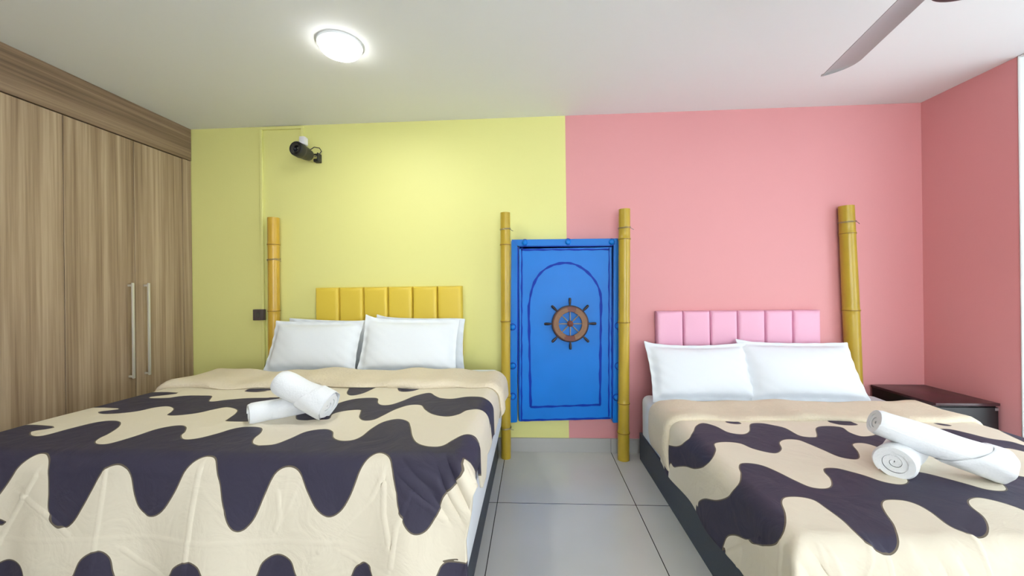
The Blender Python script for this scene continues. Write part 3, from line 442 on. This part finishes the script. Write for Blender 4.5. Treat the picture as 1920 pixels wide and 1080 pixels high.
# ------------------------------------------------------------------ headboards
def headboard(x0, x1, z0, z1, m, label):
    h = empty('headboard', ((x0+x1)/2, WY-.001, z0), label, 'headboard')
    MB().box(x0+.004, x1-.004, WY-.022, WY-.001, z0, z1-.004).build('backing_board', m, h, smooth=False)
    n = 6; wd_ = (x1-x0)/n
    for i in range(n):
        b = bmesh.new(); bmesh.ops.create_cube(b, size=1)
        a, c = x0+i*wd_+.0008, x0+(i+1)*wd_-.0008
        for v in b.verts: v.co = Vector(((a+c)/2+v.co.x*(c-a), WY-.041+v.co.y*.042, (z0+z1)/2+v.co.z*(z1-z0)))
        fr = [e for e in b.edges if all(v.co.y < WY-.04 for v in e.verts)]
        bmesh.ops.bevel(b, geom=fr, offset=.034, segments=7, profile=.55, affect='EDGES')
        mb = MB(); mb.merge(b); mb.build('padded_panel', m, h, angle=50)
headboard(-1.655, -.528, .72, 1.243, M['yleather'], 'mustard yellow padded headboard of six upright channels on the yellow wall')
headboard(.885, 2.025, .52, 1.042, M['pleather'], 'light pink padded headboard of six upright channels on the pink wall')

# ------------------------------------------------------------------ pillows
def pillow(label, loc, w_, h_, t_, tilt, yaw=0, roll=0, flange=.03, tipL=0, tipR=0, group=None, sag=0, seed=0):
    n, k = 44, 32; rs = np.random.RandomState(seed)
    a = np.linspace(-1, 1, n)[:, None]; c = np.linspace(-1, 1, k)[None, :]
    A = a+0*c; C = c+0*a
    ox = 1 - .045*(1-C**2)**1 + 0; oz = 1 - .05*(1-A**2)
    X = w_/2*A*ox; Z = h_/2*C*oz
    Z = Z + tipL*np.clip(-A, 0, 1)**6*np.clip(C, 0, 1)**3 + tipR*np.clip(A, 0, 1)**6*np.clip(C, 0, 1)**3
    Z = Z - sag*(1-A**2)*np.clip(C, 0, 1)
    fa = 1-2*flange/w_; fc = 1-2*flange/h_
    ia = np.clip(1-np.abs(A/fa)**2.4, 0, 1); ic = np.clip(1-np.abs(C/fc)**2.4, 0, 1)
    T = t_/2*(ia*ic)**.42*(1-.14*C) + .003
    T = T + .0025*np.sin(A*5+rs.uniform(0, 6)+3*C)*(ia*ic)**.3 + .0025*np.sin(A*2-4*C+rs.uniform(0, 6))*(ia*ic)**.3
    rip = .003*np.sin(A*20+C*17+rs.uniform(0, 6))*(1-(ia*ic)**.3)
    mb = MB(); mb.grid(X, -T+rip, Z); mb.grid(X, T*.8+rip, Z)
    bmesh.ops.remove_doubles(mb.bm, verts=mb.bm.verts, dist=.0001)
    # stitch the rims
    be = [e for e in mb.bm.edges if len(e.link_faces) == 1]
    try: bmesh.ops.bridge_loops(mb.bm, edges=be)
    except Exception: pass
    bmesh.ops.recalc_face_normals(mb.bm, faces=mb.bm.faces)
    R_ = Matrix.Rotation(yaw, 4, 'Z') @ Matrix.Rotation(-tilt, 4, 'X') @ Matrix.Rotation(roll, 4, 'Y')
    bmesh.ops.transform(mb.bm, matrix=R_ @ Matrix.Translation((0, 0, h_/2)), verts=mb.bm.verts)
    o = mb.build('pillow', M['sheet'], None, angle=70); o.location = loc
    sd = o.modifiers.new('sub', 'SUBSURF'); sd.levels = 1; sd.render_levels = 1
    return tag(o, label, 'pillow', group)
d = math.radians
pillow('white pillow behind the left front pillow under the yellow headboard', (-1.49, 2.735, .645), .68, .365, .08, d(4), 0, d(2), seed=1, tipR=.03)
pillow('white pillow behind the right front pillow under the yellow headboard', (-.83, 2.735, .645), .66, .375, .08, d(4), 0, d(1), seed=2, tipR=-.01, tipL=.02)
pillow('white pillow leaning at the wardrobe side of the bed by the wardrobe', (-1.545, 2.54, .650), .68, .385, .125, d(22), d(-3), d(0), seed=3, sag=.006)
pillow('white pillow with flipped corner, overlapping its neighbour below the yellow headboard', (-.86, 2.53, .650), .68, .395, .13, d(22), d(3), d(1.5), seed=4, tipL=.03)
pillow('white pillow nearest the blue door, leaning below the pink headboard', (1.115, 2.56, .462), .69, .41, .13, d(27), d(0), d(0), seed=5, tipL=.015, sag=.012)
pillow('white pillow nearest the nightstand, leaning below the pink headboard', (1.765, 2.55, .462), .74, .42, .14, d(29), d(0), d(1.0), seed=6, tipL=.02)

# ------------------------------------------------------------------ rolled towels
def rolled_towel(label, p0, p1, r0, r1, group=None, seed=0, band=None):
    p0 = Vector(p0); p1 = Vector(p1); ax = (p1-p0); Ln = ax.length; ax.normalize()
    side = ax.cross(Vector((0, 0, 1))).normalized(); up = side.cross(ax)
    root = empty('rolled_towel', tuple(p0), label, 'towel', group)
    nt_, nl, turns = 150, 26, 3.4
    mb = MB(); X = np.zeros((nt_*2, nl)); Y = X.copy(); Z = X.copy()
    rs = random.Random(seed); ph = rs.uniform(0, 6)
    for j in range(nl):
        s = j/(nl-1)
        R0 = r0+(r1-r0)*s + .0022*math.sin(s*11+ph)
        endf = min(1, (min(s, 1-s)*Ln/.014))**.5
        for i in range(nt_):
            t = i/(nt_-1); a = t*turns*2*PI+ph
            rr = R0*min(1, .10+.90*t/(1-.8/turns)); rr_o = rr*(1-(1-endf)*.10)
            ins = (1-t)*.010*(1 if s < .5 else -1)*(1-min(1, min(s, 1-s)*6))
            half = R0*.9/(turns-.8)*.42
            ov = 1+.035*math.sin(a*1.0+1.0+ph)
            for q, rad in ((i, rr_o*ov), (2*nt_-1-i, max(.001, rr_o-2*half)*ov)):
                c = p0+ax*(s*Ln+ins)+side*(rad*math.cos(a))+up*(rad*math.sin(a)*.96)
                X[q, j], Y[q, j], Z[q, j] = c
    mb.grid(X, Y, Z, closed_u=True)
    bm = mb.bm; be = [e for e in bm.edges if len(e.link_faces) == 1]
    # end strips between outer and inner layers
    bm.verts.ensure_lookup_table()
    for j in (0, nl-1):
        for i in range(nt_-1):
            q = [i*nl+j, (i+1)*nl+j, (2*nt_-2-i)*nl+j, (2*nt_-1-i)*nl+j]
            try: bm.faces.new([bm.verts[z_] for z_ in q])
            except Exception: pass
    bmesh.ops.recalc_face_normals(bm, faces=bm.faces)
    mb.build('towel_roll', M['towel'], root, angle=60)
    if band:
        # outer layer of the towel wrapped obliquely around the roll
        s0, s1, slant, dr_ = band
        n1, n2 = 64, 10; X = np.zeros((n1, n2)); Y = X.copy(); Z = X.copy()
        for i in range(n1):
            a = 2*PI*i/n1
            for j in range(n2):
                q = j/(n2-1); s = s0+(s1-s0)*q + (slant*math.sin(a) if j < n2-1 else 0)*(1-q)
                R0 = (r0+(r1-r0)*s)
                prof = dr_*(min(1, q*9))**.5 * (1 if j < n2-1 else .2)
                ov = 1+.035*math.sin(a+1.0+ph)
                rad = (R0+prof+.001)*ov + .0016*math.sin(a*7+q*3)
                c = p0+ax*(s*Ln)+side*(rad*math.cos(a))+up*(rad*math.sin(a)*.97)
                X[i, j], Y[i, j], Z[i, j] = c
        m2 = MB(); m2.grid(X, Y, Z, closed_u=True); bmesh.ops.recalc_face_normals(m2.bm, faces=m2.bm.faces)
        m2.build('outer_fold', M['towel'], root, angle=60)
    return root
zt = .668; zr = .492
rolled_towel('rolled white towel lying flat on the duvet by the wardrobe, under another roll', (-1.185, 1.525, zt+.046), (-.965, 1.745, zt+.050), .043, .047, seed=1, band=(.30, 1.0, .10, .003))
rolled_towel('rolled white towel laid across another roll on the duvet by the wardrobe', (-1.10, 1.60, .832), (-.865, 1.575, .732), .054, .061, seed=2, band=(.58, 1.0, .14, .004))
rolled_towel('rolled white towel with spiral end showing, under another roll near the nightstand', (1.325, 1.50, zr+.066), (1.60, 1.72, zr+.066), .062, .058, seed=3, band=None)
rolled_towel('long rolled white towel resting slantwise across another roll near the nightstand', (1.325, 1.58, .685), (1.675, 1.47, .560), .052, .060, seed=5, band=(.70, 1.0, .16, .004))

# ------------------------------------------------------------------ bamboo posts
def bamboo(label, xb, xt, yb, z1, r, nodes, wires, m, split=None):
    root = empty('bamboo_post', (xb, yb, 0), label, 'bamboo post')
    zs = sorted(set([0.0, z1] + [round(z1*i/60, 4) for i in range(61)] + [n+dz for n in nodes for dz in (-.012, -.005, 0, .005, .012)]))
    prof = []
    for z in zs:
        rr = r*(1+.03*math.cos(z*4+xb)); 
        for n in nodes:
            dd = z-n
            if abs(dd) < .013: rr += .0055*(1-abs(dd)/.013) if dd > 0 else .0035*(1-abs(dd)/.013)
            if abs(dd) < .002: rr -= .0016
        prof.append((rr, z))
    sh = Matrix.Translation((xb, yb, 0)) @ Matrix(((1, 0, (xt-xb)/z1, 0), (0, 1, 0, 0), (0, 0, 1, 0), (0, 0, 0, 1)))
    mb = MB(); mb.lathe(prof, 40, sh, 0, cap=False)
    top = prof[-1][0]
    mb.lathe([(top, z1), (top-.008, z1), (top-.009, z1-.06), (.001, z1-.06)], 40, sh, 1, cap=False)
    mb.lathe([(prof[0][0], 0), (.001, 0)], 40, sh, 1, cap=False)
    mb.build('culm', [m, M['bamboo_in']], root, angle=50)
    for n in nodes:
        k = MB(); rr = r*(1+.03*math.cos(n*4+xb))+.0012
        k.lathe([(rr-.002, n-.0050), (rr+.0032, n-.0032), (rr+.0032, n+.0008), (rr-.002, n+.0026)], 40, sh, 0, cap=False); k.build('node_ring', M['node'], root)
    for n in wires:
        k = MB(); rr = r*1.03+.003; cx = xb+(xt-xb)*n/z1
        for q in (0, .006):
            k.tube([(cx+rr*math.cos(2*PI*i/28), yb+rr*math.sin(2*PI*i/28), n+q+.004*math.sin(2*PI*i/28+1)) for i in range(28)], .0016, 6, closed=True)
        k.tube([(cx+rr*.8, yb-rr*.6, n), (cx+rr*1.1, yb-rr*.5, n-.006), (cx+rr*1.45, yb-rr*.2, n-.012)], .0018, 6)
        k.build('wire_tie', M['wire'], root)
    return root
bamboo('golden bamboo post standing beside the yellow headboard bed, nearest the wardrobe', -1.985, -1.975, 2.828, 1.780, .041, [1.576, 1.071, .56], [1.459], M['bamboo'])
bamboo('slim bamboo post left of the blue door panel', -.211, -.195, 2.761, 1.765, .034, [1.535, .985, .444], [1.644, .215], M['bamboo_g'])
bamboo('greenish bamboo post right of the blue door panel', .622, .650, 2.755, 1.769, .039, [1.558, .971, .40, .193], [1.635], M['bamboo_g'])
bamboo('thick leaning bamboo post on the pink wall by the nightstand', 2.262, 2.205, 2.828, 1.770, .047, [1.577, 1.038, .511], [1.654], M['bamboo_g'])

# ------------------------------------------------------------------ blue door panel
dp = empty('decorative_door', (.23, WY, .24), 'blue painted decorative door panel with bolts and arch, hung between two bamboo posts', 'door')
PY = 2.812
def prism(pts, y0, y1, bev=.003, mat=0):
    b = bmesh.new(); f = [b.verts.new((x, y0, z)) for x, z in pts]; k = [b.verts.new((x, y1, z)) for x, z in pts]
    b.faces.new(f); b.faces.new(k[::-1])
    for i in range(len(pts)): b.faces.new((f[i], k[i], k[(i+1) % len(pts)], f[(i+1) % len(pts)]))
    bmesh.ops.recalc_face_normals(b, faces=b.faces)
    if bev: bmesh.ops.bevel(b, geom=[e for e in b.edges], offset=bev, segments=2, affect='EDGES')
    return b
def ribbon(pts, wd_, y, h=.0012):
    # a painted line: thin raised stroke following pts in the panel plane
    b = bmesh.new(); L_ = []; n = len(pts)
    for i, (x, z) in enumerate(pts):
        a = pts[max(i-1, 0)]; c = pts[min(i+1, n-1)]; t = Vector((c[0]-a[0], c[1]-a[1])).normalized(); q = Vector((-t.y, t.x))
        w_ = wd_*(1+.25*math.sin(i*1.7)+.15*math.sin(i*.6))/2
        L_.append([b.verts.new((x+q.x*w_*s, yy, z+q.y*w_*s)) for s, yy in ((-1, y), (-1, y-h), (1, y-h), (1, y))])
    for a, c in zip(L_, L_[1:]):
        for k in range(4): b.faces.new((a[k], a[(k+1) % 4], c[(k+1) % 4], c[k]))
    b.faces.new(L_[0][::-1]); b.faces.new(L_[-1]); bmesh.ops.recalc_face_normals(b, faces=b.faces)
    return b
def seg(a, c, n=14, j=.0012): return [(a[0]+(c[0]-a[0])*i/n+j*math.sin(i*2.1), a[1]+(c[1]-a[1])*i/n+j*math.cos(i*1.7)) for i in range(n+1)]
FY = WY-.066
mb = MB(); mb.merge(prism([(-.118, .246), (.552, .268), (.570, 1.518), (-.100, 1.526)], FY-.008, WY-.030, .004))
arch = []
for i in range(41):
    a = PI*i/40
    arch.append((.2275-.2585*math.cos(a)+.004*math.sin(a*5), 1.09+.31*math.sin(a)**.92))
pts = seg((-.030, .352), (-.036, 1.09), 16)+arch[1:-1]+seg((.486, 1.09), (.470, .372), 16)
mb.merge(ribbon(pts, .016, FY-.008), 1)
mb.merge(ribbon(seg((-.032, .352), (.474, .372), 16), .013, FY-.008), 1)
mb.merge(ribbon(seg((-.098, .262), (-.080, 1.515), 30), .010, FY-.008), 1)
mb.merge(ribbon(seg((.532, .285), (.549, 1.505), 30), .009, FY-.008), 1)
mb.merge(ribbon(seg((-.085, 1.500), (.552, 1.492), 20), .012, FY-.008), 1)
mb.merge(ribbon(seg((-.105, .255), (.545, .277), 20), .012, FY-.008), 1)
mb.merge(ribbon(seg((.556, .45), (.560, 1.0), 14, .003), .006, FY-.008), 1)
mb.build('door_panel', [M['blue'], M['blue_line']], dp, angle=40)
b = MB(); b.merge(prism([(-.184, .238), (-.130, .240), (-.112, 1.535), (-.156, 1.572)], FY-.012, WY-.012, .004)); b.box(-.120, -.104, FY-.004, FY+.01, .25, 1.52, mat=1)
b.build('side_board', [M['blue'], M['blue_line']], dp)
b = MB(); b.merge(prism([(.560, .242), (.615, .244), (.634, 1.568), (.582, 1.535)], FY-.012, WY-.012, .004)); b.box(.556, .570, FY-.004, FY+.01, .27, 1.5, mat=1)
b.build('side_board', [M['blue'], M['blue_line']], dp)
b = MB(); b.merge(prism([(-.158, 1.576), (-.108, 1.528), (.578, 1.520), (.634, 1.570)], FY-.014, WY-.012, .004)); b.box(-.10, .57, FY-.008, FY, 1.508, 1.524, mat=1)
b.build('top_board', [M['blue'], M['blue_line']], dp)
for (x, z) in [(-.058, 1.552), (.255, 1.551), (.567, 1.545), (-.155, .938), (-.158, .654), (-.161, .432), (.606, .941), (.602, .653), (.588, .427)]:
    k = MB(); T = Matrix.Translation((x, FY-.012, z)) @ Matrix.Rotation(PI/2, 4, 'X')
    k.lathe([(.0262, -.001), (.0262, .0010), (.018, .0014)], 24, T, 1)
    k.lathe([(.021, 0), (.0205, .008), (.016, .014), (.008, .017), (.001, .0175)], 24, T, 0)
    k.build('bolt', [M['blue'], M['blue_line']], dp)

# ------------------------------------------------------------------ ship wheel
wx, wz, wy = .262, .960, FY-.028
sw = empty('ship_wheel', (wx, wy, wz), 'small wooden ship wheel with rope-wrapped rim mounted on the blue door panel', 'ship wheel')
T = Matrix.Translation((wx, wy, wz)) @ Matrix.Rotation(PI/2, 4, 'X')
def ring(r0, r1, h, m, name, n=48, a0=0, a1=2*PI, parent=sw, zo=0):
    b = bmesh.new(); full = a1-a0 > 6.28; k = n if full else n+1; L_ = []
    prof = [(r0, -h*.5), (r0+.003, -h*.9), (r1-.003, -h*.9), (r1, -h*.5), (r1, h*.5), (r1-.003, h*.9), (r0+.003, h*.9), (r0, h*.5)]
    for i in range(k):
        a = a0+(a1-a0)*i/n; L_.append([b.verts.new((r*math.cos(a), r*math.sin(a), z+zo)) for r, z in prof])
    for i in range(n):
        A_, C_ = L_[i], L_[(i+1) % k]
        for j in range(8): b.faces.new((A_[j], A_[(j+1) % 8], C_[(j+1) % 8], C_[j]))
    if not full: b.faces.new(L_[0][::-1]); b.faces.new(L_[-1])
    bmesh.ops.recalc_face_normals(b, faces=b.faces); bmesh.ops.transform(b, matrix=T, verts=b.verts)
    mb = MB(); mb.merge(b); return mb.build(name, m, parent, angle=50)
ring(.086, .126, .010, M['wheelwood'], 'rim')
tag(ring(.083, .121, .0095, M['rope'], 'rope_wrap', 40, d(100), d(248), zo=.006), 'tan rope wrapping')
tag(ring(.083, .121, .0095, M['rope'], 'rope_wrap', 40, d(-72), d(68), zo=.006), 'tan rope wrapping')
ring(.120, .133, .006, M['handle'], 'rim_band')
k = MB(); k.lathe([(.022, -.008), (.022, .008), (.016, .014), (.006, .016), (.005, .010), (.001, .010)], 28, T); k.build('hub', M['wheelwood'], sw)
for i in range(8):
    a = i*PI/4
    def P_(r, q=0): return T @ Vector((r*math.cos(a), r*math.sin(a), q))
    k = MB(); k.tube([P_(.018), P_(.05), P_(.088)], [.0035, .005, .0035], 10); k.build('spoke', M['spoke'], sw)
    k = MB(); k.tube([P_(.122), P_(.13), P_(.137), P_(.145), P_(.160), P_(.178), P_(.185), P_(.187)], [.006, .0068, .006, .008, .0098, .0098, .0075, .003], 12); k.build('handle', M['handle'], sw)

# ------------------------------------------------------------------ nightstand
ns_ = empty('nightstand', (2.575, 2.64, 0), 'black nightstand with dark red-brown top in the corner beside the pink wall', 'nightstand')
x0, x1, y0, y1 = 2.385, XR-.014, 2.425, WY-.014
MB().box(x0-.002, x1, y0-.004, y1, .490, .506, .002, 2).build('table_top', M['top'], ns_)
b = MB(); b.box(x0+.004, x1-.004, y0+.016, y1-.004, .04, .489); b.build('cabinet_body', M['black'], ns_, smooth=False)
for z0_, z1_ in ((.05, .262), (.266, .480)):
    b = MB(); b.box(x0+.006, x1-.006, y0, y0+.016, z0_, z1_, .002, 1); q = b.build('drawer_front', M['black'], ns_)
for (lx, ly) in ((x0+.02, y0+.03), (x1-.05, y0+.03), (x0+.02, y1-.05), (x1-.05, y1-.05)):
    MB().box(lx, lx+.03, ly, ly+.03, 0, .04, .002, 1).build('leg', M['black'], ns_)
tag(MB().box(x1-.026, x1-.008, y0-.003, y0, .462, .478, .001, 1).build('corner_plate', M['silver'], ns_), 'small silver plate at the upper corner')

# ------------------------------------------------------------------ projector, trunking, socket
A_ = Vector((-1.688, 2.66, 2.243)); C_ = Vector((-1.668, 2.80, 2.236))
pj = empty('projector', tuple(A_), 'small black cylindrical projector on a white wall mount near the ceiling', 'projector')
ax = (C_-A_).normalized(); q = Vector((0, 0, 1)).rotation_difference(ax)
T = Matrix.Translation(A_) @ q.to_matrix().to_4x4()
k = MB(); k.lathe([(.041, .0), (.049, -.002), (.053, .006), (.053, .045), (.050, .055), (.047, .10), (.040, .138), (.030, .150), (.001, .150)], 36, T, 0, cap=False)
k.lathe([(.0525, .040), (.0540, .044), (.0540, .049), (.0525, .053)], 36, T, 1, cap=False); k.build('body', [M['plastic'], M['plastic2']], pj)
k = MB(); k.lathe([(.038, -.003), (.036, .006), (.030, .010), (.028, -.001), (.026, -.001), (.025, .010)], 36, T, 0, cap=False); k.lathe([(.030, .014), (.026, .010), (.022, .0085), (.020, .016), (.001, .013)], 36, T, 1, cap=False)
k.build('lens', [M['plastic2'], M['lens']], pj)
k = MB(); k.tube([C_+Vector((-.01, .02, .05)), C_+Vector((.02, .03, .075)), C_+Vector((.055, .04, .07)), C_+Vector((.07, .04, .045)), C_+Vector((.055, .035, .02)), C_+Vector((.02, .03, .0))], .0035, 8); k.build('power_cable', M['plastic'], pj)
k = MB(); k.box(C_.x+.01, C_.x+.055, 2.83, 2.872, C_.z-.035, C_.z-.012, .003, 1); k.box(C_.x+.045, C_.x+.052, 2.82, 2.875, C_.z-.03, C_.z+.03, .001, 1); k.box(C_.x-.0, C_.x+.05, 2.815, 2.835, C_.z+.012, C_.z+.02, .001, 1)
k.build('wall_clamp', M['plastic'], pj)
k = MB(); k.box(-1.697, -1.655, 2.715, 2.765, 2.292, 2.352, .006, 2); k.tube([(-1.762, 2.868, 2.375), (-1.745, 2.83, 2.372), (-1.676, 2.745, 2.345)], .012, 12); k.box(-1.785, -1.742, WY-.022, WY-.001, 2.352, 2.398, .004, 2); k.build('mount', M['bracket'], pj)
k = MB(); k.lathe([(.007, 0), (.007, .004), (.004, .006)], 16, Matrix.Translation(A_+Vector((.043, .06, -.026))) @ Matrix.Rotation(PI/2, 4, 'X')); k.build('focus_knob', M['silver'], pj)
ct = empty('cable_trunking', (-2.088, WY, 1.0), 'slim yellow-painted cable trunking running up the wall from the brown socket to the projector', 'cable trunking')
k = MB(); k.box(-2.103, -2.083, WY-.018, WY-.0005, .10, 2.470, .002, 1); k.build('vertical_run', M['yellow'], ct, smooth=False)
k = MB(); k.box(-2.103, -1.752, WY-.018, WY-.0005, 2.470, 2.490, .002, 1); k.build('ceiling_run', M['yellow'], ct, smooth=False)
k = MB(); k.box(-1.772, -1.752, WY-.018, WY-.0005, 2.398, 2.470, .002, 1); k.build('drop_run', M['yellow'], ct, smooth=False)
so = empty('wall_socket', (-2.11, WY-.02, 1.04), 'small dark brown square socket beside the bamboo post nearest the wardrobe', 'socket')
k = MB(); k.box(-2.152, -2.068, WY-.046, WY-.015, .998, 1.082, .004, 2); k.build('face_plate', M['socket'], so)
k = MB(); k.box(-2.128, -2.092, WY-.049, WY-.045, 1.02, 1.06, .002, 1); k.build('rocker', M['plastic2'], so)

# ------------------------------------------------------------------ ceiling light and fan
cx, cy = -.988, 1.945
cl = empty('ceiling_light', (cx, cy, H), 'round white ceiling light glowing above the bed by the wardrobe', 'ceiling light')
T = Matrix.Translation((cx, cy, H)) @ Matrix.Rotation(PI, 4, 'X')
k = MB(); k.lathe([(.112, 0), (.112, .010), (.106, .014), (.098, .014)], 48, T, cap=False); k.build('trim_ring', M['frame_white'], cl)
k = MB(); k.lathe([(.0985, .012), (.0985, .030), (.090, .040), (.05, .046), (.001, .047)], 48, T, cap=False); k.build('diffuser', M['lamp'], cl)
ld = bpy.data.lights.new('ceiling_light_glow', 'AREA'); ld.shape = 'DISK'; ld.size = .18; ld.energy = 9; ld.color = (1, 1, .96)
lo = bpy.data.objects.new('ceiling_light_glow', ld); col.objects.link(lo); lo.parent = cl; lo.location = (0, 0, -.055)

fx, fy = 1.335, 1.190
cf = empty('ceiling_fan', (fx, fy, H), 'ceiling fan with long grey blades and a black motor cap', 'ceiling fan')
T = Matrix.Translation((fx, fy, 0))
k = MB(); k.lathe([(.001, 2.104), (.09, 2.107), (.122, 2.125), (.130, 2.160)], 48, T, cap=False); k.build('motor_cap', M['plastic'], cf)
k = MB(); k.lathe([(.130, 2.160), (.140, 2.166), (.140, 2.215), (.120, 2.245), (.04, 2.255), (.02, 2.26), (.001, 2.26)], 48, T, cap=False); k.build('motor_housing', M['fan'], cf)
k = MB(); k.lathe([(.012, 2.25), (.012, 2.46)], 20, T); k.lathe([(.03, 2.40), (.06, 2.44), (.065, 2.499)], 32, T); k.build('down_rod', M['fan'], cf)
base = math.atan2(.44, .092)
for i in range(3):
    a = base+i*2*PI/3
    Rm = Matrix.Translation((fx-.0, fy, 2.195)) @ Matrix.Rotation(a, 4, 'Z') @ Matrix.Translation((0, .067, 0)) @ Matrix.Rotation(d(-6), 4, 'X')
    Lb = .668
    out = [(.13, -.050), (Lb-.10, -.060), (Lb-.06, -.052), (Lb-.035, -.035), (Lb, .058), (.13, .050)]
    b = bmesh.new(); nn = 40; rows = []
    for s in range(nn+1):
        t = .13+(Lb-.13)*s/nn
        def edge(t, lo):
            pts = [(.13, -.050), (Lb-.085, -.056), (Lb-.055, -.048), (Lb-.03, -.028), (Lb-.012, .010), (Lb, .050)] if lo else [(.13, .050), (Lb, .056)]
            return np.interp(t, [p_[0] for p_ in pts], [p_[1] for p_ in pts])
        yl, yh = float(edge(t, True)), float(edge(t, False)); r_ = []
        for j in range(9):
            y = yl+(yh-yl)*j/8; camb = .008*(1-(2*j/8-1)**2)
            r_.append((t, y, camb))
        rows.append([b.verts.new(v_) for v_ in r_]+[b.verts.new((v_[0], v_[1], v_[2]+.003)) for v_ in r_[::-1]])
    for A1, B1 in zip(rows, rows[1:]):
        for j in range(18): b.faces.new((A1[j], A1[(j+1) % 18], B1[(j+1) % 18], B1[j]))
    b.faces.new(rows[0][::-1]); b.faces.new(rows[-1]); bmesh.ops.recalc_face_normals(b, faces=b.faces)
    bmesh.ops.transform(b, matrix=Rm, verts=b.verts)
    k = MB(); k.merge(b); k.box(.09, .17, -.025, .025, .003, .008, .002, 1, M=Rm); k.build('blade', M['fan'], cf, angle=40)
